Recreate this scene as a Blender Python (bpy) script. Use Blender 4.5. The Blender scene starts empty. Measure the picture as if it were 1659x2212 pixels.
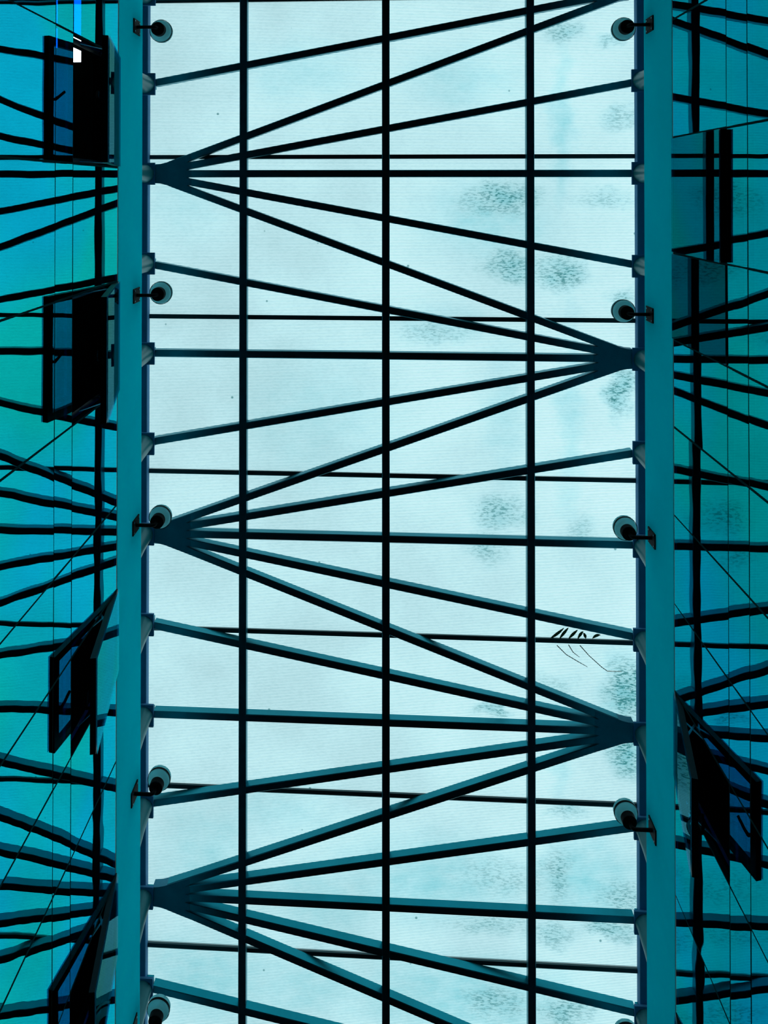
import bpy, math, random
from mathutils import Vector, Matrix

random.seed(7)
S = bpy.context.scene
COL = S.collection
PI = math.pi

# ------------------------------------------------------------------ camera, sky, exposure
EYE = 1.6                                   # eye height above the atrium floor
R = Matrix(((0.9986653367, -0.0003880744, 0.0516468256),
            (-0.0000803429, 0.9999588885, 0.0090672401),
            (-0.0516482210, -0.0090592869, 0.9986242489)))   # world -> right, down, forward
FPX, CX, CY = 1600.0, 739.2585, 398.5142
cam = bpy.data.cameras.new('camera')
camo = bpy.data.objects.new('camera', cam)
COL.objects.link(camo)
cam.sensor_fit = 'VERTICAL'
cam.sensor_height = 24.0
cam.lens = FPX / 2212.0 * 24.0
cam.shift_x = (829.5 - CX) / 2212.0
cam.shift_y = (CY - 1106.0) / 2212.0
cam.clip_start = 0.05
cam.clip_end = 300
r0, r1, r2 = R[0], R[1], R[2]
M = Matrix(((r0[0], -r1[0], -r2[0], 0), (r0[1], -r1[1], -r2[1], 0), (r0[2], -r1[2], -r2[2], EYE), (0, 0, 0, 1)))
camo.matrix_world = M
S.camera = camo

S.view_settings.view_transform = 'Standard'
S.view_settings.look = 'None'
S.view_settings.exposure = 0.0
S.view_settings.gamma = 1.0
S.view_settings.use_curve_mapping = False

SKY_STRENGTH = 1.33
w = bpy.data.worlds.new('overcast_sky')
S.world = w
w.use_nodes = True
bg = w.node_tree.nodes['Background']
bg.inputs[0].default_value = (0.70, 0.95, 1.0, 1)
# overcast sky, brighter towards the side where the sun stands behind the cloud
_nt = w.node_tree
_tc = _nt.nodes.new('ShaderNodeTexCoord')
_sx = _nt.nodes.new('ShaderNodeSeparateXYZ')
_nt.links.new(_tc.outputs['Generated'], _sx.inputs[0])
_ma = _nt.nodes.new('ShaderNodeMath')
_ma.operation = 'MULTIPLY_ADD'
_ma.inputs[1].default_value = 0.40 * SKY_STRENGTH
_ma.inputs[2].default_value = SKY_STRENGTH
_nt.links.new(_sx.outputs['X'], _ma.inputs[0])
_nt.links.new(_ma.outputs[0], bg.inputs[1])

# ------------------------------------------------------------------ measures (metres above the eye; z() makes them absolute)
def z(h): return h + EYE
XL, XR = -2.8625, 3.0783                    # glazed wall planes
PITCH, YO = 1.2273, -0.2375                 # pitch of the roof beams
def ky(k): return YO + PITCH * k
NXL, NXR = -3.215, 3.455                    # lines of the posts
PURX = (-1.8671, 0.0711, 1.9997)
HB = 10.0                                   # underside of the steel grid
BW, BD = 0.098, 0.115                       # beam width and depth
Y0, Y1 = -4.6, 14.0                         # ends of the atrium
GTOP = {'L': 7.945, 'R': 7.98}                # top of the glazing
FIN = 0.115                                  # the fascia beams stand back from the glass
FZ = {'L': (8.270, 9.133), 'R': (8.283, 9.167)}
HINGE = 8.0
TRANS = 6.772
TRANS2 = 6.395
MUL_L = [-4.6, -3.92, -2.70, -1.477, -0.258, 0.979, 2.186, 3.414, 4.336, 5.250, 6.189, 7.415, 8.330, 9.55, 10.77, 12.0, 14.0]
MUL_R = [-4.6, -3.05, -1.812, -0.569, 0.649, 1.561, 2.480, 3.400, 4.328, 5.236, 6.139, 7.358, 8.58, 9.49, 10.71, 12.0, 14.0]

# ------------------------------------------------------------------ materials
def mat(name):
    m = bpy.data.materials.new(name)
    m.use_nodes = True
    nt = m.node_tree
    for n in list(nt.nodes):
        nt.nodes.remove(n)
    out = nt.nodes.new('ShaderNodeOutputMaterial')
    return m, nt, out

def N(nt, t, **kw):
    n = nt.nodes.new(t)
    for k, v in kw.items():
        setattr(n, k, v)
    return n

def principled(name, col, rough=0.5, metal=0.0, spec=0.3, var=0.0, vscale=3.0, bump=0.0):
    m, nt, out = mat(name)
    b = N(nt, 'ShaderNodeBsdfPrincipled')
    b.inputs['Base Color'].default_value = (*col, 1)
    b.inputs['Roughness'].default_value = rough
    b.inputs['Metallic'].default_value = metal
    b.inputs['Specular IOR Level'].default_value = spec
    if var > 0 or bump > 0:
        tc = N(nt, 'ShaderNodeTexCoord')
        no = N(nt, 'ShaderNodeTexNoise')
        no.inputs['Scale'].default_value = vscale
        no.inputs['Detail'].default_value = 6
        no.inputs['Roughness'].default_value = 0.65
        nt.links.new(tc.outputs['Object'], no.inputs['Vector'])
    if var > 0:
        mr = N(nt, 'ShaderNodeMapRange')
        mr.inputs['From Min'].default_value = 0.3
        mr.inputs['From Max'].default_value = 0.7
        mr.inputs['To Min'].default_value = 1 - var
        mr.inputs['To Max'].default_value = 1 + var
        nt.links.new(no.outputs['Fac'], mr.inputs['Value'])
        vm = N(nt, 'ShaderNodeVectorMath', operation='SCALE')
        vm.inputs[0].default_value = col
        nt.links.new(mr.outputs['Result'], vm.inputs['Scale'])
        nt.links.new(vm.outputs['Vector'], b.inputs['Base Color'])
    if bump > 0:
        bp = N(nt, 'ShaderNodeBump')
        bp.inputs['Strength'].default_value = 0.3
        bp.inputs['Distance'].default_value = bump
        nt.links.new(no.outputs['Fac'], bp.inputs['Height'])
        nt.links.new(bp.outputs['Normal'], b.inputs['Normal'])
    nt.links.new(b.outputs['BSDF'], out.inputs['Surface'])
    return m

M_STEEL = principled('glossy_dark_teal_steel', (0.004, 0.20, 0.26), 0.36, 0.9, 0.3, 0.10, 2.2)
M_FASCIA = principled('teal_painted_fascia', (0.0, 0.82, 1.0), 0.6, 0.0, 0.0, 0.05, 1.3)
M_EDGE = principled('blue_painted_steel', (0.08, 0.24, 0.44), 0.55, 0.0, 0.05, 0.10, 2.0)
M_GUSSET = principled('dark_teal_gusset_paint', (0.05, 0.24, 0.34), 0.5, 0.0, 0.1, 0.14, 4.0)
M_POST = principled('teal_grey_post', (0.02, 0.20, 0.23), 0.4, 0.0, 0.25, 0.08, 2.0)
M_BAR = principled('dark_glazing_bar', (0.03, 0.07, 0.08), 0.5)
M_BLACK = principled('black_metal', (0.004, 0.006, 0.007), 0.6, 0.0, 0.08)
M_SASH = principled('black_window_frame', (0.004, 0.006, 0.008), 0.4, 0.0, 0.3)
M_LEAF = principled('dry_leaf', (0.10, 0.12, 0.05), 0.8, 0.0, 0.1, 0.3, 20.0)
M_STAY = principled('steel_stay', (0.05, 0.35, 0.48), 0.3, 0.8, 0.5)
M_GASKET = principled('dark_gasket', (0.004, 0.05, 0.055), 0.7, 0.0, 0.0)
M_ROOM = principled('dark_room', (0.09, 0.14, 0.12), 0.8, 0.0, 0.1, 0.2, 1.0)
M_ROOMTRIM = principled('dim_room_trim', (0.05, 0.11, 0.11), 0.7, 0.0, 0.1)
M_FLOOR = principled('dark_stone_floor', (0.008, 0.012, 0.014), 0.6, 0.0, 0.1, 0.25, 1.5)
M_SLAB = principled('grey_concrete', (0.06, 0.22, 0.27), 0.8, 0.0, 0.1, 0.1, 1.5)
M_ENDWALL = principled('teal_plaster', (0.004, 0.014, 0.018), 0.8, 0.0, 0.1, 0.1, 1.0)

def glass(name, refl, trans, wobble=0.0009, wscale=1.6):
    m, nt, out = mat(name)
    g = N(nt, 'ShaderNodeBsdfGlossy')
    g.inputs['Roughness'].default_value = 0.0
    t = N(nt, 'ShaderNodeBsdfTransparent')
    t.inputs['Color'].default_value = (*trans, 1)
    a = N(nt, 'ShaderNodeAddShader')
    tc = N(nt, 'ShaderNodeTexCoord')
    oi = N(nt, 'ShaderNodeObjectInfo')
    # a slow drift of the coating between green and blue
    n2 = N(nt, 'ShaderNodeTexNoise')
    n2.inputs['Scale'].default_value = 0.55
    n2.inputs['Detail'].default_value = 1.5
    nt.links.new(tc.outputs['Object'], n2.inputs['Vector'])
    mix = N(nt, 'ShaderNodeMix', data_type='RGBA')
    mix.inputs[6].default_value = (refl[0], refl[1] * 1.04, refl[2] * 0.78, 1)
    mix.inputs[7].default_value = (refl[0], refl[1] * 0.97, refl[2] * 1.12, 1)
    mr = N(nt, 'ShaderNodeMapRange')
    mr.inputs['From Min'].default_value = 0.32
    mr.inputs['From Max'].default_value = 0.62
    nt.links.new(n2.outputs['Fac'], mr.inputs['Value'])
    nt.links.new(mr.outputs['Result'], mix.inputs[0])
    nt.links.new(mix.outputs[2], g.inputs['Color'])
    # panes are never quite flat
    off = N(nt, 'ShaderNodeVectorMath', operation='SCALE')
    off.inputs[0].default_value = (7.0, 13.0, 5.0)
    nt.links.new(oi.outputs['Random'], off.inputs['Scale'])
    add = N(nt, 'ShaderNodeVectorMath', operation='ADD')
    nt.links.new(tc.outputs['Object'], add.inputs[0])
    nt.links.new(off.outputs['Vector'], add.inputs[1])
    no = N(nt, 'ShaderNodeTexNoise')
    no.inputs['Scale'].default_value = wscale
    no.inputs['Detail'].default_value = 1.0
    nt.links.new(add.outputs['Vector'], no.inputs['Vector'])
    bp = N(nt, 'ShaderNodeBump')
    bp.inputs['Strength'].default_value = 1.0
    bp.inputs['Distance'].default_value = wobble
    nt.links.new(no.outputs['Fac'], bp.inputs['Height'])
    nt.links.new(bp.outputs['Normal'], g.inputs['Normal'])
    nt.links.new(g.outputs['BSDF'], a.inputs[0])
    nt.links.new(t.outputs['BSDF'], a.inputs[1])
    nt.links.new(a.outputs['Shader'], out.inputs['Surface'])
    return m

M_GLASS_L = glass('teal_mirror_glass', (0.003, 0.40, 0.49), (0.0, 0.03, 0.25), 0.0017)
M_GLASS_R = glass('deep_teal_mirror_glass', (0.0, 0.275, 0.37), (0.0, 0.03, 0.2), 0.0017)
M_GLASS_SASH = glass('blue_tinted_sash_glass', (0.006, 0.27, 0.31), (0.0, 0.20, 0.36), 0.0006)
M_GLASS_DIM = glass('dim_teal_glass', (0.0, 0.14, 0.17), (0.0, 0.05, 0.10), 0.0004)
M_GLASS_PAINTED_REFL = glass('sash_glass_painted_grey_reflection', (0.035, 0.16, 0.17), (0.0, 0.20, 0.36), 0.0005)  # same sash glass; duller grey reflection of the fascia put into its colour
M_GLASS_DULL = glass('dull_teal_glass', (0.0, 0.07, 0.088), (0.0, 0.02, 0.05), 0.0004)

def polycarb():
    """ribbed translucent roof sheet with dirt lying on it"""
    m, nt, out = mat('ribbed_polycarbonate')
    geo = N(nt, 'ShaderNodeNewGeometry')
    sep = N(nt, 'ShaderNodeSeparateXYZ')
    nt.links.new(geo.outputs['Position'], sep.inputs[0])
    # ribs across the sheet
    mul = N(nt, 'ShaderNodeMath', operation='MULTIPLY')
    mul.inputs[1].default_value = 2 * PI / 0.0206
    nt.links.new(sep.outputs['Y'], mul.inputs[0])
    sn = N(nt, 'ShaderNodeMath', operation='SINE')
    nt.links.new(mul.outputs[0], sn.inputs[0])
    rib = N(nt, 'ShaderNodeMapRange')
    rib.inputs['From Min'].default_value = -1.0
    rib.inputs['From Max'].default_value = 0.1
    nt.links.new(sn.outputs[0], rib.inputs['Value'])
    c1 = N(nt, 'ShaderNodeMix', data_type='RGBA')
    c1.inputs[6].default_value = (0.22, 0.40, 0.45, 1)
    c1.inputs[7].default_value = (0.83, 0.88, 0.86, 1)
    nt.links.new(rib.outputs['Result'], c1.inputs[0])
    # slow clouding
    n1 = N(nt, 'ShaderNodeTexNoise')
    n1.inputs['Scale'].default_value = 0.8
    n1.inputs['Detail'].default_value = 4
    nt.links.new(geo.outputs['Position'], n1.inputs['Vector'])
    mr = N(nt, 'ShaderNodeMapRange')
    mr.inputs['From Min'].default_value = 0.35
    mr.inputs['From Max'].default_value = 0.65
    mr.inputs['To Min'].default_value = 0.86
    mr.inputs['To Max'].default_value = 1.0
    nt.links.new(n1.outputs['Fac'], mr.inputs['Value'])
    c2 = N(nt, 'ShaderNodeVectorMath', operation='SCALE')
    nt.links.new(c1.outputs[2], c2.inputs[0])
    nt.links.new(mr.outputs['Result'], c2.inputs['Scale'])
    def patches(table):
        total = None
        for (cx, cy, rx, ry, st) in table:
            sb = N(nt, 'ShaderNodeVectorMath', operation='SUBTRACT')
            sb.inputs[1].default_value = (cx, cy, z(10.145))
            nt.links.new(wpos, sb.inputs[0])
            sc = N(nt, 'ShaderNodeVectorMath', operation='MULTIPLY')
            sc.inputs[1].default_value = (1 / rx, 1 / ry, 0)
            nt.links.new(sb.outputs['Vector'], sc.inputs[0])
            ln = N(nt, 'ShaderNodeVectorMath', operation='LENGTH')
            nt.links.new(sc.outputs['Vector'], ln.inputs[0])
            r = N(nt, 'ShaderNodeMapRange', interpolation_type='SMOOTHSTEP')
            r.inputs['From Min'].default_value = 1.25
            r.inputs['From Max'].default_value = 0.0
            r.inputs['To Min'].default_value = 0.0
            r.inputs['To Max'].default_value = st
            nt.links.new(ln.outputs['Value'], r.inputs['Value'])
            if total is None:
                total = r.outputs['Result']
            else:
                mx = N(nt, 'ShaderNodeMath', operation='MAXIMUM')
                nt.links.new(total, mx.inputs[0])
                nt.links.new(r.outputs['Result'], mx.inputs[1])
                total = mx.outputs[0]
        return total
    def math2(op, a, b):
        n = N(nt, 'ShaderNodeMath', operation=op)
        for k, q in enumerate((a, b)):
            if isinstance(q, (int, float)):
                n.inputs[k].default_value = q
            else:
                nt.links.new(q, n.inputs[k])
        return n.outputs[0]
    def noise(sx, sy, detail, rough):
        mp = N(nt, 'ShaderNodeMapping')
        mp.inputs['Scale'].default_value = (sx, sy, 1.0)
        nt.links.new(geo.outputs['Position'], mp.inputs['Vector'])
        n = N(nt, 'ShaderNodeTexNoise')
        n.inputs['Scale'].default_value = 1.0
        n.inputs['Detail'].default_value = detail
        n.inputs['Roughness'].default_value = rough
        nt.links.new(mp.outputs['Vector'], n.inputs['Vector'])
        return n.outputs['Fac']
    # ragged outlines: the patches are read from a wavering position
    wn = N(nt, 'ShaderNodeTexNoise')
    wn.inputs['Scale'].default_value = 3.0
    wn.inputs['Detail'].default_value = 3
    nt.links.new(geo.outputs['Position'], wn.inputs['Vector'])
    wv = N(nt, 'ShaderNodeVectorMath', operation='MULTIPLY_ADD')
    wv.inputs[1].default_value = (0.5, 0.4, 0)
    nt.links.new(wn.outputs['Color'], wv.inputs[0])
    wo = N(nt, 'ShaderNodeVectorMath', operation='SUBTRACT')
    nt.links.new(geo.outputs['Position'], wo.inputs[0])
    wo.inputs[1].default_value = (0.25, 0.2, 0)
    nt.links.new(wo.outputs['Vector'], wv.inputs[2])
    wpos = wv.outputs['Vector']
    grit = N(nt, 'ShaderNodeMapRange', interpolation_type='SMOOTHSTEP')
    grit.inputs['From Min'].default_value = 0.47
    grit.inputs['From Max'].default_value = 0.60
    nt.links.new(noise(16, 46, 3, 0.7), grit.inputs['Value'])
    film = noise(3.5, 6, 4, 0.65)
    d1 = patches(DIRT)
    d2 = patches(SOFT)
    hard = math2('MULTIPLY', d1, math2('ADD', math2('MULTIPLY', grit.outputs['Result'], 0.95), 0.24))
    soft = math2('MULTIPLY', math2('MAXIMUM', d2, math2('MULTIPLY', d1, 0.7)), math2('MULTIPLY', film, 1.45))
    faint = math2('MULTIPLY', grit.outputs['Result'], 0.07)
    dirt = math2('MAXIMUM', hard, faint)
    hardn = N(nt, 'ShaderNodeMath', operation='MINIMUM')
    hardn.inputs[1].default_value = 0.9
    nt.links.new(dirt, hardn.inputs[0])
    # scattered specks
    vo = N(nt, 'ShaderNodeTexVoronoi')
    vo.inputs['Scale'].default_value = 2.1
    nt.links.new(geo.outputs['Position'], vo.inputs['Vector'])
    sp = N(nt, 'ShaderNodeMapRange')
    sp.inputs['From Min'].default_value = 0.045
    sp.inputs['From Max'].default_value = 0.025
    sp.inputs['To Max'].default_value = 0.75
    nt.links.new(vo.outputs['Distance'], sp.inputs['Value'])
    mx = N(nt, 'ShaderNodeMath', operation='MAXIMUM')
    nt.links.new(hardn.outputs[0], mx.inputs[0])
    nt.links.new(sp.outputs['Result'], mx.inputs[1])
    c3 = N(nt, 'ShaderNodeMix', data_type='RGBA')
    c3.inputs[7].default_value = (0.02, 0.15, 0.15, 1)
    nt.links.new(mx.outputs[0], c3.inputs[0])
    # thin film of grime: a teal cast over wide areas
    cs = N(nt, 'ShaderNodeMix', data_type='RGBA')
    cs.inputs[7].default_value = (0.10, 0.44, 0.48, 1)
    nt.links.new(soft, cs.inputs[0])
    nt.links.new(c2.outputs['Vector'], cs.inputs[6])
    nt.links.new(cs.outputs[2], c3.inputs[6])
    tl = N(nt, 'ShaderNodeBsdfTranslucent')
    tr = N(nt, 'ShaderNodeBsdfTransparent')
    nt.links.new(c3.outputs[2], tl.inputs['Color'])
    nt.links.new(c3.outputs[2], tr.inputs['Color'])
    ms = N(nt, 'ShaderNodeMixShader')
    ms.inputs[0].default_value = 0.6
    nt.links.new(tl.outputs['BSDF'], ms.inputs[1])
    nt.links.new(tr.outputs['BSDF'], ms.inputs[2])
    nt.links.new(ms.outputs['Shader'], out.inputs['Surface'])
    return m

# dirt patches on the roof sheets: x, y, radius across, radius along, strength
DIRT = [
    (1.62, 0.11, 0.64, 0.27, 0.80), (1.74, 1.01, 0.48, 0.29, 0.70), (2.39, 1.10, 0.51, 0.27, 0.75), (3.28, 1.41, 0.25, 0.16, 0.55),
    (2.46, -2.18, 0.29, 0.22, 0.55), (3.04, -2.02, 0.25, 0.13, 0.40), (3.22, -1.02, 0.32, 0.22, 0.40), (2.98, 0.10, 0.51, 0.22, 0.35),
    (3.21, 2.71, 0.24, 0.45, 0.80), (3.15, 2.34, 0.32, 0.19, 0.40), (0.74, 1.90, 0.70, 0.22, 0.40), (1.61, 4.36, 0.48, 0.29, 0.60),
    (1.42, 4.83, 0.38, 0.25, 0.50), (2.66, 4.58, 0.38, 0.25, 0.35), (3.29, 6.57, 0.39, 0.39, 1.00), (3.34, 6.78, 0.25, 0.38, 1.00),
    (3.31, 7.49, 0.32, 0.41, 0.90), (1.50, 7.02, 0.38, 0.11, 0.60), (2.37, 9.16, 0.22, 0.45, 0.65), (1.60, 9.23, 0.83, 0.35, 0.35),
    (3.22, 9.40, 0.35, 0.29, 0.60), (3.04, 9.85, 0.48, 0.18, 0.70), (1.48, 9.88, 0.76, 0.19, 0.40), (2.25, 9.97, 0.45, 0.22, 0.45),
    (1.51, 10.90, 0.51, 0.29, 0.60), (2.43, 10.97, 0.45, 0.29, 0.65), (2.47, 8.29, 0.32, 0.16, 0.45), (2.29, 6.64, 0.45, 0.22, 0.30),
]
SOFT = [
    (1.43, 0.36, 1.08, 0.70, 0.45), (2.46, -0.90, 0.18, 1.46, 0.50), (1.68, 3.05, 0.38, 1.27, 0.25), (2.54, 3.03, 0.19, 1.91, 0.35),
    (1.12, -1.53, 0.96, 0.51, 0.35), (-0.84, 3.09, 1.27, 1.08, 0.25), (0.67, 9.30, 1.66, 0.76, 0.55), (2.71, 9.21, 0.89, 0.76, 0.60),
    (1.11, 10.83, 2.04, 0.70, 0.60), (-2.36, 10.83, 1.27, 0.83, 0.55), (-0.77, 9.69, 0.96, 0.76, 0.40), (-1.02, 10.82, 1.27, 0.57, 0.45),
    (-2.36, 9.13, 0.89, 0.89, 0.40), (-2.71, 0.11, 0.76, 0.76, 0.25), (3.26, 6.73, 0.45, 0.83, 0.50), (-1.10, -1.68, 1.02, 0.51, 0.35),
    (0.80, 1.81, 0.96, 0.32, 0.30), (2.41, 7.50, 0.19, 0.83, 0.35), (-1.40, 8.46, 1.27, 0.51, 0.30),
]
M_SHEET = polycarb()
m, nt, out = mat('clear_polycarbonate_skin')
t = N(nt, 'ShaderNodeBsdfTransparent')
t.inputs['Color'].default_value = (0.98, 0.99, 1, 1)
nt.links.new(t.outputs['BSDF'], out.inputs['Surface'])
M_CLEAR = m

m, nt, out = mat('frosted_lamp_glass')
tl = N(nt, 'ShaderNodeBsdfTranslucent')
tl.inputs['Color'].default_value = (0.62, 0.96, 0.98, 1)
df = N(nt, 'ShaderNodeBsdfDiffuse')
df.inputs['Color'].default_value = (0.25, 0.8, 0.86, 1)
gl = N(nt, 'ShaderNodeBsdfGlossy')
gl.inputs['Roughness'].default_value = 0.08
gl.inputs['Color'].default_value = (0.5, 0.8, 0.85, 1)
ms = N(nt, 'ShaderNodeMixShader')
ms.inputs[0].default_value = 0.35
nt.links.new(tl.outputs['BSDF'], ms.inputs[1])
nt.links.new(df.outputs['BSDF'], ms.inputs[2])
ms2 = N(nt, 'ShaderNodeMixShader')
ms2.inputs[0].default_value = 0.10
nt.links.new(ms.outputs['Shader'], ms2.inputs[1])
nt.links.new(gl.outputs['BSDF'], ms2.inputs[2])
nt.links.new(ms2.outputs['Shader'], out.inputs['Surface'])
M_LAMPGLASS = m

m, nt, out = mat('lit_ceiling_lamp')
e = N(nt, 'ShaderNodeEmission')
e.inputs['Color'].default_value = (0.85, 0.95, 1, 1)
e.inputs['Strength'].default_value = 5.0
nt.links.new(e.outputs['Emission'], out.inputs['Surface'])
M_LIT = m

# ------------------------------------------------------------------ mesh helpers
class MB:
    def __init__(self):
        self.v, self.f, self.mi = [], [], []
    def add(self, vs, fs, mi=0):
        o = len(self.v)
        self.v += [tuple(p) for p in vs]
        for q in fs:
            self.f.append([o + i for i in q])
            self.mi.append(mi)
        return self
    def box(self, x0, x1, y0, y1, z0, z1, mi=0):
        vs = [(x0, y0, z0), (x1, y0, z0), (x1, y1, z0), (x0, y1, z0), (x0, y0, z1), (x1, y0, z1), (x1, y1, z1), (x0, y1, z1)]
        return self.add(vs, [(0, 3, 2, 1), (4, 5, 6, 7), (0, 1, 5, 4), (1, 2, 6, 5), (2, 3, 7, 6), (3, 0, 4, 7)], mi)
    def prism(self, ring_a, ring_b, mi=0):
        n = len(ring_a)
        fs = [tuple(range(n))[::-1], tuple(range(n, 2 * n))]
        fs += [(i, (i + 1) % n, n + (i + 1) % n, n + i) for i in range(n)]
        if isinstance(mi, tuple):        # first face one material, the rest another
            self.add(list(ring_a) + list(ring_b), fs, mi[1])
            self.mi[-len(fs)] = mi[0]
            if len(mi) > 2:
                for i in range(n):
                    self.mi[-1 - i] = mi[2]
            return self
        return self.add(list(ring_a) + list(ring_b), fs, mi)
    def bar(self, a, b, wd, dp, c=0.008, up=Vector((0, 0, 1))):
        """hollow-section bar: underside centre line runs a -> b, corners eased"""
        a, b = Vector(a), Vector(b)
        d = (b - a).normalized()
        s = d.cross(up).normalized()
        u = s.cross(d).normalized()
        h = wd / 2
        prof = [(-h + c, 0), (h - c, 0), (h, c), (h, dp - c), (h - c, dp), (-h + c, dp), (-h, dp - c), (-h, c)]
        return self.prism([a + s * x + u * y for x, y in prof], [b + s * x + u * y for x, y in prof])
    def poly(self, pts, z0, z1, mi=0):
        return self.prism([(x, y, z0) for x, y in pts], [(x, y, z1) for x, y in pts], mi)
    def tube(self, pts, r, n=14, cap=True):
        pts = [Vector(p) for p in pts]
        rs = r if isinstance(r, (list, tuple)) else [r] * len(pts)
        rings = []
        prev = None
        for i, p in enumerate(pts):
            d = (pts[min(i + 1, len(pts) - 1)] - pts[max(i - 1, 0)]).normalized()
            if prev is None:
                s = d.cross(Vector((0, 0, 1)))
                if s.length < 1e-3:
                    s = d.cross(Vector((0, 1, 0)))
                s.normalize()
            else:
                s = (prev - d * prev.dot(d)).normalized()
            prev = s
            u = d.cross(s)
            rings.append([p + (s * math.cos(2 * PI * k / n) + u * math.sin(2 * PI * k / n)) * rs[i] for k in range(n)])
        vs = [q for rg in rings for q in rg]
        fs = []
        for i in range(len(rings) - 1):
            for k in range(n):
                fs.append((i * n + k, i * n + (k + 1) % n, (i + 1) * n + (k + 1) % n, (i + 1) * n + k))
        if cap:
            fs.append(tuple(range(n))[::-1])
            fs.append(tuple(range((len(rings) - 1) * n, len(rings) * n)))
        return self.add(vs, fs)
    def lathe(self, prof, cx=0, cy=0, n=36):
        vs, fs = [], []
        for rr, zz in prof:
            vs += [(cx + rr * math.cos(2 * PI * k / n), cy + rr * math.sin(2 * PI * k / n), zz) for k in range(n)]
        for i in range(len(prof) - 1):
            for k in range(n):
                fs.append((i * n + k, i * n + (k + 1) % n, (i + 1) * n + (k + 1) % n, (i + 1) * n + k))
        return self.add(vs, fs)
    def build(self, name, ms, parent=None, smooth=False):
        me = bpy.data.meshes.new(name)
        me.from_pydata(self.v, [], self.f)
        for mm in (ms if isinstance(ms, (list, tuple)) else [ms]):
            me.materials.append(mm)
        for p, i in zip(me.polygons, self.mi):
            p.material_index = i
            p.use_smooth = smooth
        me.validate()
        me.update()
        import bmesh
        bm = bmesh.new()
        bm.from_mesh(me)
        bmesh.ops.recalc_face_normals(bm, faces=bm.faces)
        bm.to_mesh(me)
        bm.free()
        if smooth:
            me.set_sharp_from_angle(angle=math.radians(40))
        o = bpy.data.objects.new(name, me)
        COL.objects.link(o)
        if parent:
            o.parent = parent
        return o

def tag(o, label, cat, group=None):
    o['label'] = label
    o['category'] = cat
    if group:
        o['group'] = group
    return o

def thing(name, label, cat, loc, group=None):
    o = bpy.data.objects.new(name, None)
    COL.objects.link(o)
    o.location = loc
    o.empty_display_size = 0.1
    return tag(o, label, cat, group)

def structure(o):
    o['kind'] = 'structure'
    return o

def group_empty(name):
    o = bpy.data.objects.new(name, None)
    COL.objects.link(o)
    return structure(o)

# ------------------------------------------------------------------ structure: floor, rooms behind the glass, slabs, end walls
structure(MB().box(-6.2, 6.2, Y0 - 0.3, Y1 + 0.3, -0.2, 0.0).build('floor', M_FLOOR))
for side, sx, X in (('left', -1, XL), ('right', 1, XR)):
    rm = MB()
    xa, xb = X + sx * 0.16, X + sx * 3.0
    def bx(xx0, xx1, *rest): rm.box(min(xx0, xx1), max(xx0, xx1), *rest)
    bx(xb, xb + sx * 0.15, Y0, Y1, 0, z(8.1))                                  # far wall of the rooms
    bx(X + sx * 0.30, xb + sx * 0.15, Y0, Y1, z(8.12), z(8.32))                # their ceiling
    bx(xa, xb, Y0, Y1, z(4.2), z(4.4))                                         # their floor
    bx(X + sx * 0.30, X + sx * 0.42, Y0, Y1, z(7.98), z(8.12))                 # blind box over the windows
    structure(rm.build('wall_%s_rooms' % side, M_ROOM))
    sl = MB()
    sl.box(min(X + sx * 0.25, xb + sx * .15), max(X + sx * 0.25, xb + sx * .15), Y0, Y1, z(8.60), z(9.13))
    xk = X + sx * 1.15
    sl.box(min(xk, xk + sx * 0.15), max(xk, xk + sx * 0.15), Y0, Y1, z(9.13), z(10.10))
    structure(sl.build('trim_1' if sx < 0 else 'trim_2', M_SLAB))
for nm, ya, yb in (('wall_back', Y0 - 0.2, Y0), ('wall_front', Y1, Y1 + 0.2)):
    structure(MB().box(-6.1, 6.3, ya, yb, 0, z(10.3)).build(nm, M_ENDWALL))

# ------------------------------------------------------------------ structure: roof of ribbed sheets
BAR_Y = [-2.66, -0.475, 1.745, 3.893, 6.068, 8.235, 10.428, 12.6]
edges = [Y0] + [b * 0.993 for b in BAR_Y] + [Y1]
ceil = group_empty('ceiling')
SH = z(10.145)
for a, b in zip(edges[:-1], edges[1:]):
    s = MB()
    x0, x1, y0, y1, z0, z1 = -4.3, 4.5, a + 0.004, b - 0.004, SH, SH + 0.02
    vs = [(x0, y0, z0), (x1, y0, z0), (x1, y1, z0), (x0, y1, z0), (x0, y0, z1), (x1, y0, z1), (x1, y1, z1), (x0, y1, z1)]
    s.add(vs, [(0, 3, 2, 1)], 0)
    s.add(vs, [(4, 5, 6, 7), (0, 1, 5, 4), (1, 2, 6, 5), (2, 3, 7, 6), (3, 0, 4, 7)], 1)
    s.build('roof_sheet', [M_SHEET, M_CLEAR], ceil)

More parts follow.
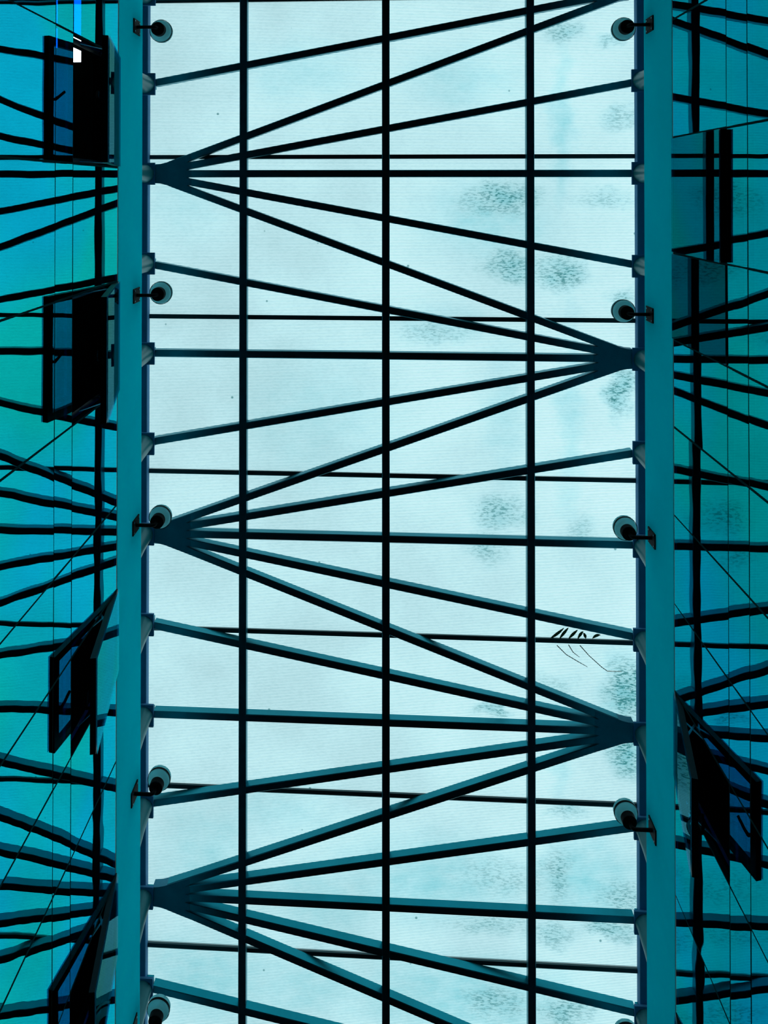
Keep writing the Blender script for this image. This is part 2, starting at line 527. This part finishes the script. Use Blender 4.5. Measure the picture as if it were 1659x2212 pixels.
# ------------------------------------------------------------------ structure: glazed walls, pane by pane
OPEN_L = {3: 0.312, 5: 0.308, 8: 0.224, 11: 0.222}
OPEN_R = {3: 0.0486, 4: 0.0, 9: 0.307, 12: 0.26}
wl = group_empty('wall_left')
wr = group_empty('wall_right')
for side, sx, X, mul, opened, par, gm in (('L', -1, XL, MUL_L, OPEN_L, wl, M_GLASS_L), ('R', 1, XR, MUL_R, OPEN_R, wr, M_GLASS_R)):
    top = GTOP[side]
    g = 0.008
    for i, (a, b) in enumerate(zip(mul[:-1], mul[1:])):
        rows = [(TRANS2 + g, TRANS - g), (4.4, TRANS2 - g)]
        if i not in opened:
            rows.append((TRANS + g, top))
        for (h0, h1) in rows:
            # each pane is set in by hand, a hair out of true
            da, db = random.uniform(-1, 1) * 0.0012, random.uniform(-1, 1) * 0.0012
            y0, y1 = a + g, b - g
            def P(y, h, back):
                u = (y - (y0 + y1) / 2) / (y1 - y0) * 2
                v = (h - (h0 + h1) / 2) / (h1 - h0) * 2
                return (X + sx * (0.004 + da * u + db * v + back), y, z(h))
            q = [(y0, h0), (y1, h0), (y1, h1), (y0, h1)]
            MB().prism([P(y, h, 0) for y, h in q], [P(y, h, 0.012) for y, h in q], (0, 1, 2)).build('glass_pane', [gm, M_CLEAR, M_GASKET], par)
    j = MB()
    x0, x1 = sorted((X + sx * 0.008, X + sx * 0.05))
    for y in mul[1:-1]:
        xm = sorted((X + sx * 0.003, X + sx * 0.05))
        j.box(xm[0], xm[1], y - 0.011, y + 0.011, z(4.4), z(top))
    j.build('mullion', M_GASKET, par)
    for h in (TRANS, TRANS2):
        MB().box(x0, x1, Y0, Y1, z(h - g - 0.003), z(h + g + 0.003)).build('transom', M_GASKET, par)
    hd = MB().box(*sorted((X + sx * FIN, X + sx * (FIN + 0.13))), Y0, Y1, z(top - 0.03), z(FZ[side][0] - 0.004))
    hd.box(*sorted((X + sx * 0.02, X + sx * FIN)), Y0, Y1, z(top - 0.03), z(top - 0.01))
    hd.build('head_trim', M_SASH, par)
    low = MB().box(min(X, X + sx * 0.16), max(X, X + sx * 0.16), Y0, Y1, 0, z(4.4))
    low.build('lower_cladding', M_ENDWALL, par)

# ------------------------------------------------------------------ awning windows
def awning(side, i, label, handle_at=None, dull=0):
    sx = -1 if side == 'L' else 1
    X = XL if side == 'L' else XR
    mul = MUL_L if side == 'L' else MUL_R
    d = (OPEN_L if side == 'L' else OPEN_R)[i]
    ya, yb = mul[i] + 0.012, mul[i + 1] - 0.012
    L = HINGE - TRANS - 0.012
    th = math.asin(d / L)
    ym = (ya + yb) / 2
    root = thing('awning_window', label, 'window', (X, ym, z(HINGE)), 'awning windows of the glazed walls')
    hw = (yb - ya) / 2
    def P(o, y, dn):      # o: out into the atrium, dn: down the sash
        xo = o * math.cos(th) + dn * math.sin(th)
        zz = -dn * math.cos(th) + o * math.sin(th)
        return (-sx * xo, y, zz)
    def sbox(mb, o0, o1, y0, y1, d0, d1):
        mb.prism([P(o0, y0, d0), P(o0, y1, d0), P(o0, y1, d1), P(o0, y0, d1)],
                 [P(o1, y0, d0), P(o1, y1, d0), P(o1, y1, d1), P(o1, y0, d1)])
    gl = MB()
    gl.prism([P(0.008, -hw, 0), P(0.008, hw, 0), P(0.008, hw, L), P(0.008, -hw, L)],
             [P(-0.004, -hw, 0), P(-0.004, hw, 0), P(-0.004, hw, L), P(-0.004, -hw, L)], (0, 1))
    gl.build('glass', [{0: M_GLASS_SASH, 1: M_GLASS_DULL, 2: M_GLASS_DIM, 3: M_GLASS_PAINTED_REFL}[dull], M_CLEAR], root)
    fr = MB()
    fw, fd = 0.075, 0.06
    sbox(fr, -fd, -0.005, -hw, hw, L - fw, L - 0.004)
    sbox(fr, -fd, -0.005, -hw, hw, 0.0, fw)
    sbox(fr, -fd, -0.005, -hw, -hw + fw, fw, L - fw)
    sbox(fr, -fd, -0.005, hw - fw, hw, fw, L - fw)
    fr.build('sash_frame', M_SASH, root)
    of = MB()             # the fixed frame in the wall
    def fbox(o0, o1, y0, y1, h0, h1):
        xs = sorted((sx * o0, sx * o1))
        of.box(xs[0], xs[1], y0, y1, h0, h1)
    b0, b1 = 0.085, 0.16
    fbox(b0, b1, -hw - 0.01, hw + 0.01, -L, -L + 0.06)
    fbox(b0, b1, -hw - 0.01, -hw + 0.05, -L, 0.06)
    fbox(b0, b1, hw - 0.05, hw + 0.01, -L, 0.06)
    fbox(b0, b1, -hw - 0.01, hw + 0.01, 0.0, 0.06)
    of.build('outer_frame', M_SASH, root)
    if d > 0.1:
        for s in (-1, 1):
            yy = s * (hw - 0.018)
            a1 = Vector(P(-0.035, yy, 0.52 * L))
            b1_ = Vector((sx * 0.10, yy, -0.30 * L))
            c1 = Vector((sx * 0.10, yy, -0.72 * L))
            st = MB()
            st.bar(a1, b1_, 0.012, 0.024, 0.002, Vector((1, 0, 0.2)))
            st.bar(Vector(P(-0.035, yy, 0.36 * L)), c1, 0.010, 0.020, 0.002, Vector((1, 0, 0.2)))
            st.build('stay_arm', M_STAY, root)
    if handle_at is not None:
        yy = handle_at * hw
        hd = MB()
        hd.tube([P(-fd, yy, L - 0.05), P(-fd - 0.045, yy, L - 0.055)], 0.014, 10)
        hd.tube([P(-fd - 0.04, yy, L - 0.05), P(-fd - 0.05, yy - 0.03, L - 0.09), P(-fd - 0.055, yy - 0.085, L - 0.165)], [0.016, 0.014, 0.013], 10)
        hd.build('handle', M_BLACK, root)
    return root

awning('L', 3, 'open top-hung window by the bright white ceiling lamp, topmost on the left wall', 0.0, 3)
awning('L', 5, 'open top-hung window on the left wall just below the second uplight', 0.05, 3)
awning('L', 8, 'narrow open top-hung window on the left wall above the lowest full uplight', 0.1)
awning('L', 11, 'open top-hung window at the bottom left corner, lowest on the left wall', None, 3)
awning('R', 3, 'barely open window with reflective pane on the upper right wall', None, 2)
awning('R', 4, 'closed dull dark glass window below the barely open one on right wall', None, 1)
awning('R', 9, 'wide open black framed window on the lower right wall', 0.15, 3)
awning('R', 12, 'open window at the bottom right corner, lowest on the right wall', None)

# ------------------------------------------------------------------ fascia beams along the wall tops
def fascia(x0, x1, h0, h1, label):
    c = 0.012
    pr = [(x0 + c, h0), (x1 - c, h0), (x1, h0 + c), (x1, h1 - c), (x1 - c, h1), (x0 + c, h1), (x0, h1 - c), (x0, h0 + c)]
    b = MB().prism([(x, Y0, z(h)) for x, h in pr], [(x, Y1, z(h)) for x, h in pr])
    return tag(b.build('fascia_beam', M_FASCIA), label, 'beam', 'teal fascia beams')
fascia(XL - FIN - 0.13, XL - FIN, *FZ['L'], 'long flat teal beam along the top of the left glass wall')
fascia(XR + FIN, XR + FIN + 0.13, *FZ['R'], 'long flat teal beam along the top of the right glass wall')

# ------------------------------------------------------------------ edge beams, purlins, glazing bars
for xa, xb, lab in ((-3.305, -3.195, 'dark blue edge beam of the skylight behind the left posts'),
                    (3.405, 3.52, 'dark blue edge beam of the skylight behind the right posts')):
    b = MB().bar(((xa + xb) / 2, Y0, z(HB + 0.02)), ((xa + xb) / 2, Y1, z(HB + 0.02)), xb - xa, 0.12, 0.008)
    tag(b.build('edge_beam', M_EDGE), lab, 'beam', 'edge beams of the skylight')
for x, lab in zip(PURX, ('left', 'middle', 'right')):
    b = MB().bar((x, Y0, z(HB - 0.002)), (x, Y1, z(HB - 0.002)), 0.104, BD, 0.006)
    tag(b.build('purlin', M_STEEL), 'long dark steel purlin running up the skylight, the %s one of three' % lab, 'beam', 'long purlins under the skylight')
BAR_LABEL = {-0.475: 'just above the topmost left gusset', 1.745: 'between the topmost left and topmost right gussets',
             3.893: 'just above the middle left gusset', 6.068: 'crossing the brown leaf debris',
             8.235: 'level with the fourth left uplight', 10.428: 'nearest the bottom edge, below the lowest left gusset',
             -2.66: 'at the very top edge', 12.6: 'beyond the bottom edge by the front wall'}
for y in BAR_Y:
    b = MB().box(-4.3, 4.5, y * 0.993 - 0.029, y * 0.993 + 0.029, z(HB + BD + 0.002), z(10.142))
    b.box(-4.3, 4.5, y * 0.993 - 0.003, y * 0.993 + 0.003, z(10.142), z(10.18))
    tag(b.build('glazing_bar', M_BAR), 'thin dark bar across the roof sheets, ' + BAR_LABEL[y], 'bar', 'thin bars between roof sheets')

# ------------------------------------------------------------------ fans of steel beams
def gusset(x, y, s):
    """plate that gathers the five beams at a node; s = +1 opens to the right"""
    sp = 2 * PITCH / (NXR - NXL)
    pts = []
    xs = [0.125, 0.20, 0.28, 0.36, 0.46, 0.58]
    hs = [0.128, 0.134, 0.152, 0.180, 0.216, 0.262]
    hw = BW / 2
    up = [(dx, hh) for dx, hh in zip(xs, hs)]
    notch = []
    # tips of the slots between neighbouring beams
    for q in (1.5, 0.5, -0.5, -1.5):
        m = sp / 2 * q
        notch.append((0.565, m * 0.565))
    ends = []
    for q in (2, 1, 0, -1, -2):
        m = sp / 2 * q
        ends.append([(0.63, m * 0.63 + 0.042), (0.63, m * 0.63 - 0.042)])
    loop = up[:-1]
    for i in range(5):
        loop += ends[i]
        if i < 4:
            loop.append(notch[i])
    loop += [(dx, -hh) for dx, hh in reversed(up[:-1])]
    return [(x + s * a, y + b) for a, b in loop]

def fan(side, k, targets, label):
    s = 1 if side == 'L' else -1
    xa, xb = (NXL, NXR) if side == 'L' else (NXR, NXL)
    ya = ky(k)
    root = thing('fan_truss', label, 'truss', (xa, ya, z(HB)), 'fan trusses of the skylight')
    for t in targets:
        b = ky(t)
        A, B = Vector((0, 0, 0)), Vector((xb - xa, b - ya, 0))
        dr = (B - A).normalized()
        node_far = (t % 4 == 0) if side == 'R' else (t % 4 == 2)
        A2 = A + dr * 0.36
        B2 = B - dr * (0.36 if node_far else 0.126)
        MB().bar(A2, B2, BW, BD).build('beam', M_STEEL, root)
    g = MB().poly([(px - xa, py - ya) for px, py in gusset(xa, ya, s)], -0.003, BD + 0.002)
    g.build('gusset_plate', M_GUSSET, root)
    return root
fan('L', 0, range(-2, 3), 'fan of five dark beams opening right from the topmost left gusset')
fan('L', 4, range(2, 7), 'fan of five dark beams opening right from the middle left gusset')
fan('L', 8, range(6, 11), 'fan of five dark beams opening right from the lowest left gusset')
fan('R', -2, (-3, -2, -1), 'beams cut by the top edge, opening left from a gusset beyond it')
fan('R', 2, (1, 2, 3), 'fan of dark beams opening left from the upper right gusset')
fan('R', 6, (5, 6, 7), 'fan of dark beams opening left from the lower right gusset')
fan('R', 10, (9, 10, 11), 'beams at the bottom edge, opening left from a gusset beyond it')

# ------------------------------------------------------------------ short posts that carry the grid
def post(side, k, label):
    x = NXL if side == 'L' else NXR
    s = 1 if side == 'L' else -1
    y = ky(k)
    hb = 9.13 if side == 'L' else 9.165
    root = thing('support_post', label, 'post', (x + s * 0.03, y, z(hb)), 'short posts under the skylight edges')
    px = x + s * 0.0
    top = HB - 0.03 - hb
    MB().tube([(s * 0.045, 0, 0), (s * 0.0, 0, top * 0.55), (-s * 0.03, 0, top - 0.05), (-s * 0.03, 0, top)], [0.10, 0.105, 0.118, 0.125], 28).build('post', M_POST, root, True)
    pl = MB()
    xa, xb = (-0.13, 0.105) if side == 'L' else (-0.105, 0.13)
    c = 0.004
    pl.box(xa, xb, -0.15, 0.15, top, top + 0.028)
    pl.build('end_plate', M_EDGE, root)
    pl2 = MB().box(-0.05 if side == 'L' else 0.03 - 0.09, 0.105 - 0.02 if side == 'L' else 0.05, -0.06, 0.06, top + 0.028, top + 0.14)
    pl2.build('cleat', M_STEEL, root)
    return root
TAIL_L = {-2: 'cut by the top edge of the photo', -1: 'just below the topmost left uplight', 0: 'at the topmost left gusset',
          1: 'just above the second left uplight', 2: 'below the second left uplight', 4: 'at the middle left gusset behind an uplight', 5: 'first below the middle left gusset', 6: 'second below the middle left gusset',
          7: 'just below the fourth left uplight', 8: 'at the lowest left gusset', 9: 'just above the bottom uplight'}
TAIL_L[3] = 'first above the middle left gusset'
TAIL_R = {-2: 'beyond the top edge', -1: 'just below the topmost right uplight', 0: 'facing the topmost left gusset', 1: 'just above the second right uplight',
          2: 'at the upper right gusset', 3: 'first below the upper right gusset', 4: 'behind the third right uplight',
          5: 'beside the brown leaf debris', 6: 'at the lower right gusset', 7: 'behind the fourth right uplight',
          8: 'facing the lowest left gusset', 9: 'just above the bottom right corner'}
for k, t in TAIL_L.items():
    post('L', k, 'short round steel post on the left edge, ' + t)
for k, t in TAIL_R.items():
    post('R', k, 'short round steel post on the right edge, ' + t)

# ------------------------------------------------------------------ uplights on the fascia beams
def uplight(side, y, ha, label):
    s = 1 if side == 'L' else -1
    X = XL - FIN if side == 'L' else XR + FIN
    root = thing('wall_uplight', label, 'lamp', (X, y, z(ha)), 'uplights on the fascia beams')
    R_ = 0.237
    pl = MB().box(*sorted((0.0, s * 0.014)), -0.088, 0.088, -0.11, 0.11)
    p = pl.build('mounting_plate', M_BLACK, root)
    for a in (-1, 1):
        for b in (-1, 1):
            sc = MB().tube([(s * 0.014, a * 0.062, b * 0.08), (s * 0.019, a * 0.062, b * 0.08)], 0.009, 8)
            sc.build('screw', M_STAY, p)
    pts = [(s * 0.012, 0, 0), (s * (R_ - 0.045), 0, 0)]
    for q in range(1, 6):
        a = q / 5 * PI / 2
        pts.append((s * (R_ - 0.045 + 0.045 * math.sin(a)), 0, 0.045 - 0.045 * math.cos(a)))
    pts.append((s * R_, 0, 0.10))
    MB().tube(pts, 0.021, 14).build('arm', M_BLACK, root, True)
    can = MB().lathe([(0.001, 0.085), (0.078, 0.085), (0.084, 0.092), (0.084, 0.165), (0.06, 0.168), (0.001, 0.168)], s * R_, 0)
    can.build('lamp_can', M_BLACK, root, True)
    gx = s * (R_ + 0.0)
    sh = MB().lathe([(0.082, 0.165), (0.100, 0.172), (0.120, 0.190), (0.132, 0.215), (0.137, 0.25), (0.137, 0.285),
                     (0.132, 0.285), (0.132, 0.25), (0.127, 0.217), (0.116, 0.195), (0.098, 0.178), (0.082, 0.172)], gx, 0)
    g = sh.build('glass_shade', M_LAMPGLASS, root, True)
    rim = MB().lathe([(0.1375, 0.222), (0.1425, 0.222), (0.1425, 0.245), (0.1375, 0.245), (0.1375, 0.222)], gx, 0)
    rim.build('rim', M_BLACK, g, True)
    return root
HL, HR = 8.88, 8.94
uplight('L', -2.0, HL, 'small glass uplight on the left beam, topmost')
uplight('L', 1.27, HL + 0.02, 'small glass uplight on the left beam, second from the top')
uplight('L', 4.06, HL + 0.02, 'small glass uplight in front of the middle left gusset')
uplight('L', 7.285, HL, 'small glass uplight on the left beam above the lowest left gusset')
uplight('L', 10.11, HL, 'small glass uplight at the bottom edge of the photo, left beam')
uplight('R', -1.976, HR, 'small glass uplight on the right beam, topmost')
uplight('R', 1.46, HR + 0.03, 'small glass uplight just above the upper right gusset')
uplight('R', 4.078, HR - 0.01, 'small glass uplight on the right beam, third from the top')
uplight('R', 7.50, HR, 'small glass uplight on the right beam below the lower right gusset')
uplight('R', 10.15, HR, 'small glass uplight at the bottom edge of the photo, right beam')

# ------------------------------------------------------------------ lamps on the ceiling of the left rooms
def strip(x0, x1, y0, y1, label):
    hh = z(8.12)
    root = thing('ceiling_light', label, 'lamp', ((x0 + x1) / 2, (y0 + y1) / 2, hh), None)
    a, b = (x1 - x0) / 2, (y1 - y0) / 2
    MB().box(-a, a, -b, b, -0.02, 0.0).build('diffuser', M_LIT, root)
    fr = MB()
    fr.box(-a - 0.012, -a, -b - 0.012, b + 0.012, -0.03, 0)
    fr.box(a, a + 0.012, -b - 0.012, b + 0.012, -0.03, 0)
    fr.box(-a - 0.012, a + 0.012, b, b + 0.012, -0.03, 0)
    fr.box(-a - 0.012, a + 0.012, -b - 0.012, -b, -0.03, 0)
    fr.build('housing', M_ROOMTRIM, root)
strip(-3.455, -3.338, -3.3, -1.44, 'broad lit ceiling light seen white through the topmost left window')
strip(-3.645, -3.606, -3.3, -1.60, 'narrow lit ceiling light behind the top left glass, farther from the beam')

# ------------------------------------------------------------------ dead leaves and twigs caught against a glazing bar
root = thing('leaf_debris', 'brown dead leaves and twigs caught on the roof sheet beside the lower right bar', 'leaves', (2.60, 6.02, z(10.14)))
def rel(p): return (p[0] - 2.60, p[1] - 6.02, -0.004)
for pts in ([(2.276, 6.005), (2.367, 5.951), (2.458, 5.861)], [(2.397, 6.007), (2.458, 5.926), (2.518, 5.855)], [(2.518, 6.003), (2.579, 5.937), (2.639, 5.882)],
            [(2.639, 6.004), (2.677, 5.926), (2.715, 5.899)], [(2.745, 5.993), (2.715, 5.918)], [(2.835, 5.99), (2.881, 5.935), (2.941, 5.941)]):
    # a curled blade: a narrow lens along the line, folded down its middle
    P = [Vector(rel(p)) for p in pts]
    if len(P) == 2:
        P.insert(1, (P[0] + P[1]) / 2 + Vector((0.012, 0, 0)))
    vs, fs = [], []
    n = 9
    for i in range(n):
        t = i / (n - 1)
        q = P[0] * (1 - t) ** 2 + P[1] * 2 * t * (1 - t) + P[2] * t ** 2
        d = ((P[1] - P[0]) * (1 - t) + (P[2] - P[1]) * t).normalized()
        sd = Vector((-d.y, d.x, 0)) * (0.004 + 0.016 * math.sin(PI * t))
        vs += [q - sd, q + Vector((0, 0, -0.006)), q + sd, q + Vector((0, 0, -0.002))]
    for i in range(n - 1):
        for k in range(4):
            fs.append((4 * i + k, 4 * i + (k + 1) % 4, 4 * i + 4 + (k + 1) % 4, 4 * i + 4 + k))
    fs += [(0, 1, 2, 3), (4 * n - 1, 4 * n - 2, 4 * n - 3, 4 * n - 4)]
    MB().add(vs, fs).build('leaf', M_LEAF, root)
for pts in ([(2.366, 6.097), (2.487, 6.215), (2.638, 6.301), (2.766, 6.37)], [(2.518, 6.084), (2.578, 6.181), (2.661, 6.243)], [(2.669, 6.087), (2.789, 6.22), (2.955, 6.367), (3.03, 6.418), (3.218, 6.416)]):
    MB().tube([rel(p) for p in pts], [0.006] + [0.005] * (len(pts) - 2) + [0.003], 6).build('twig', M_LEAF, root)
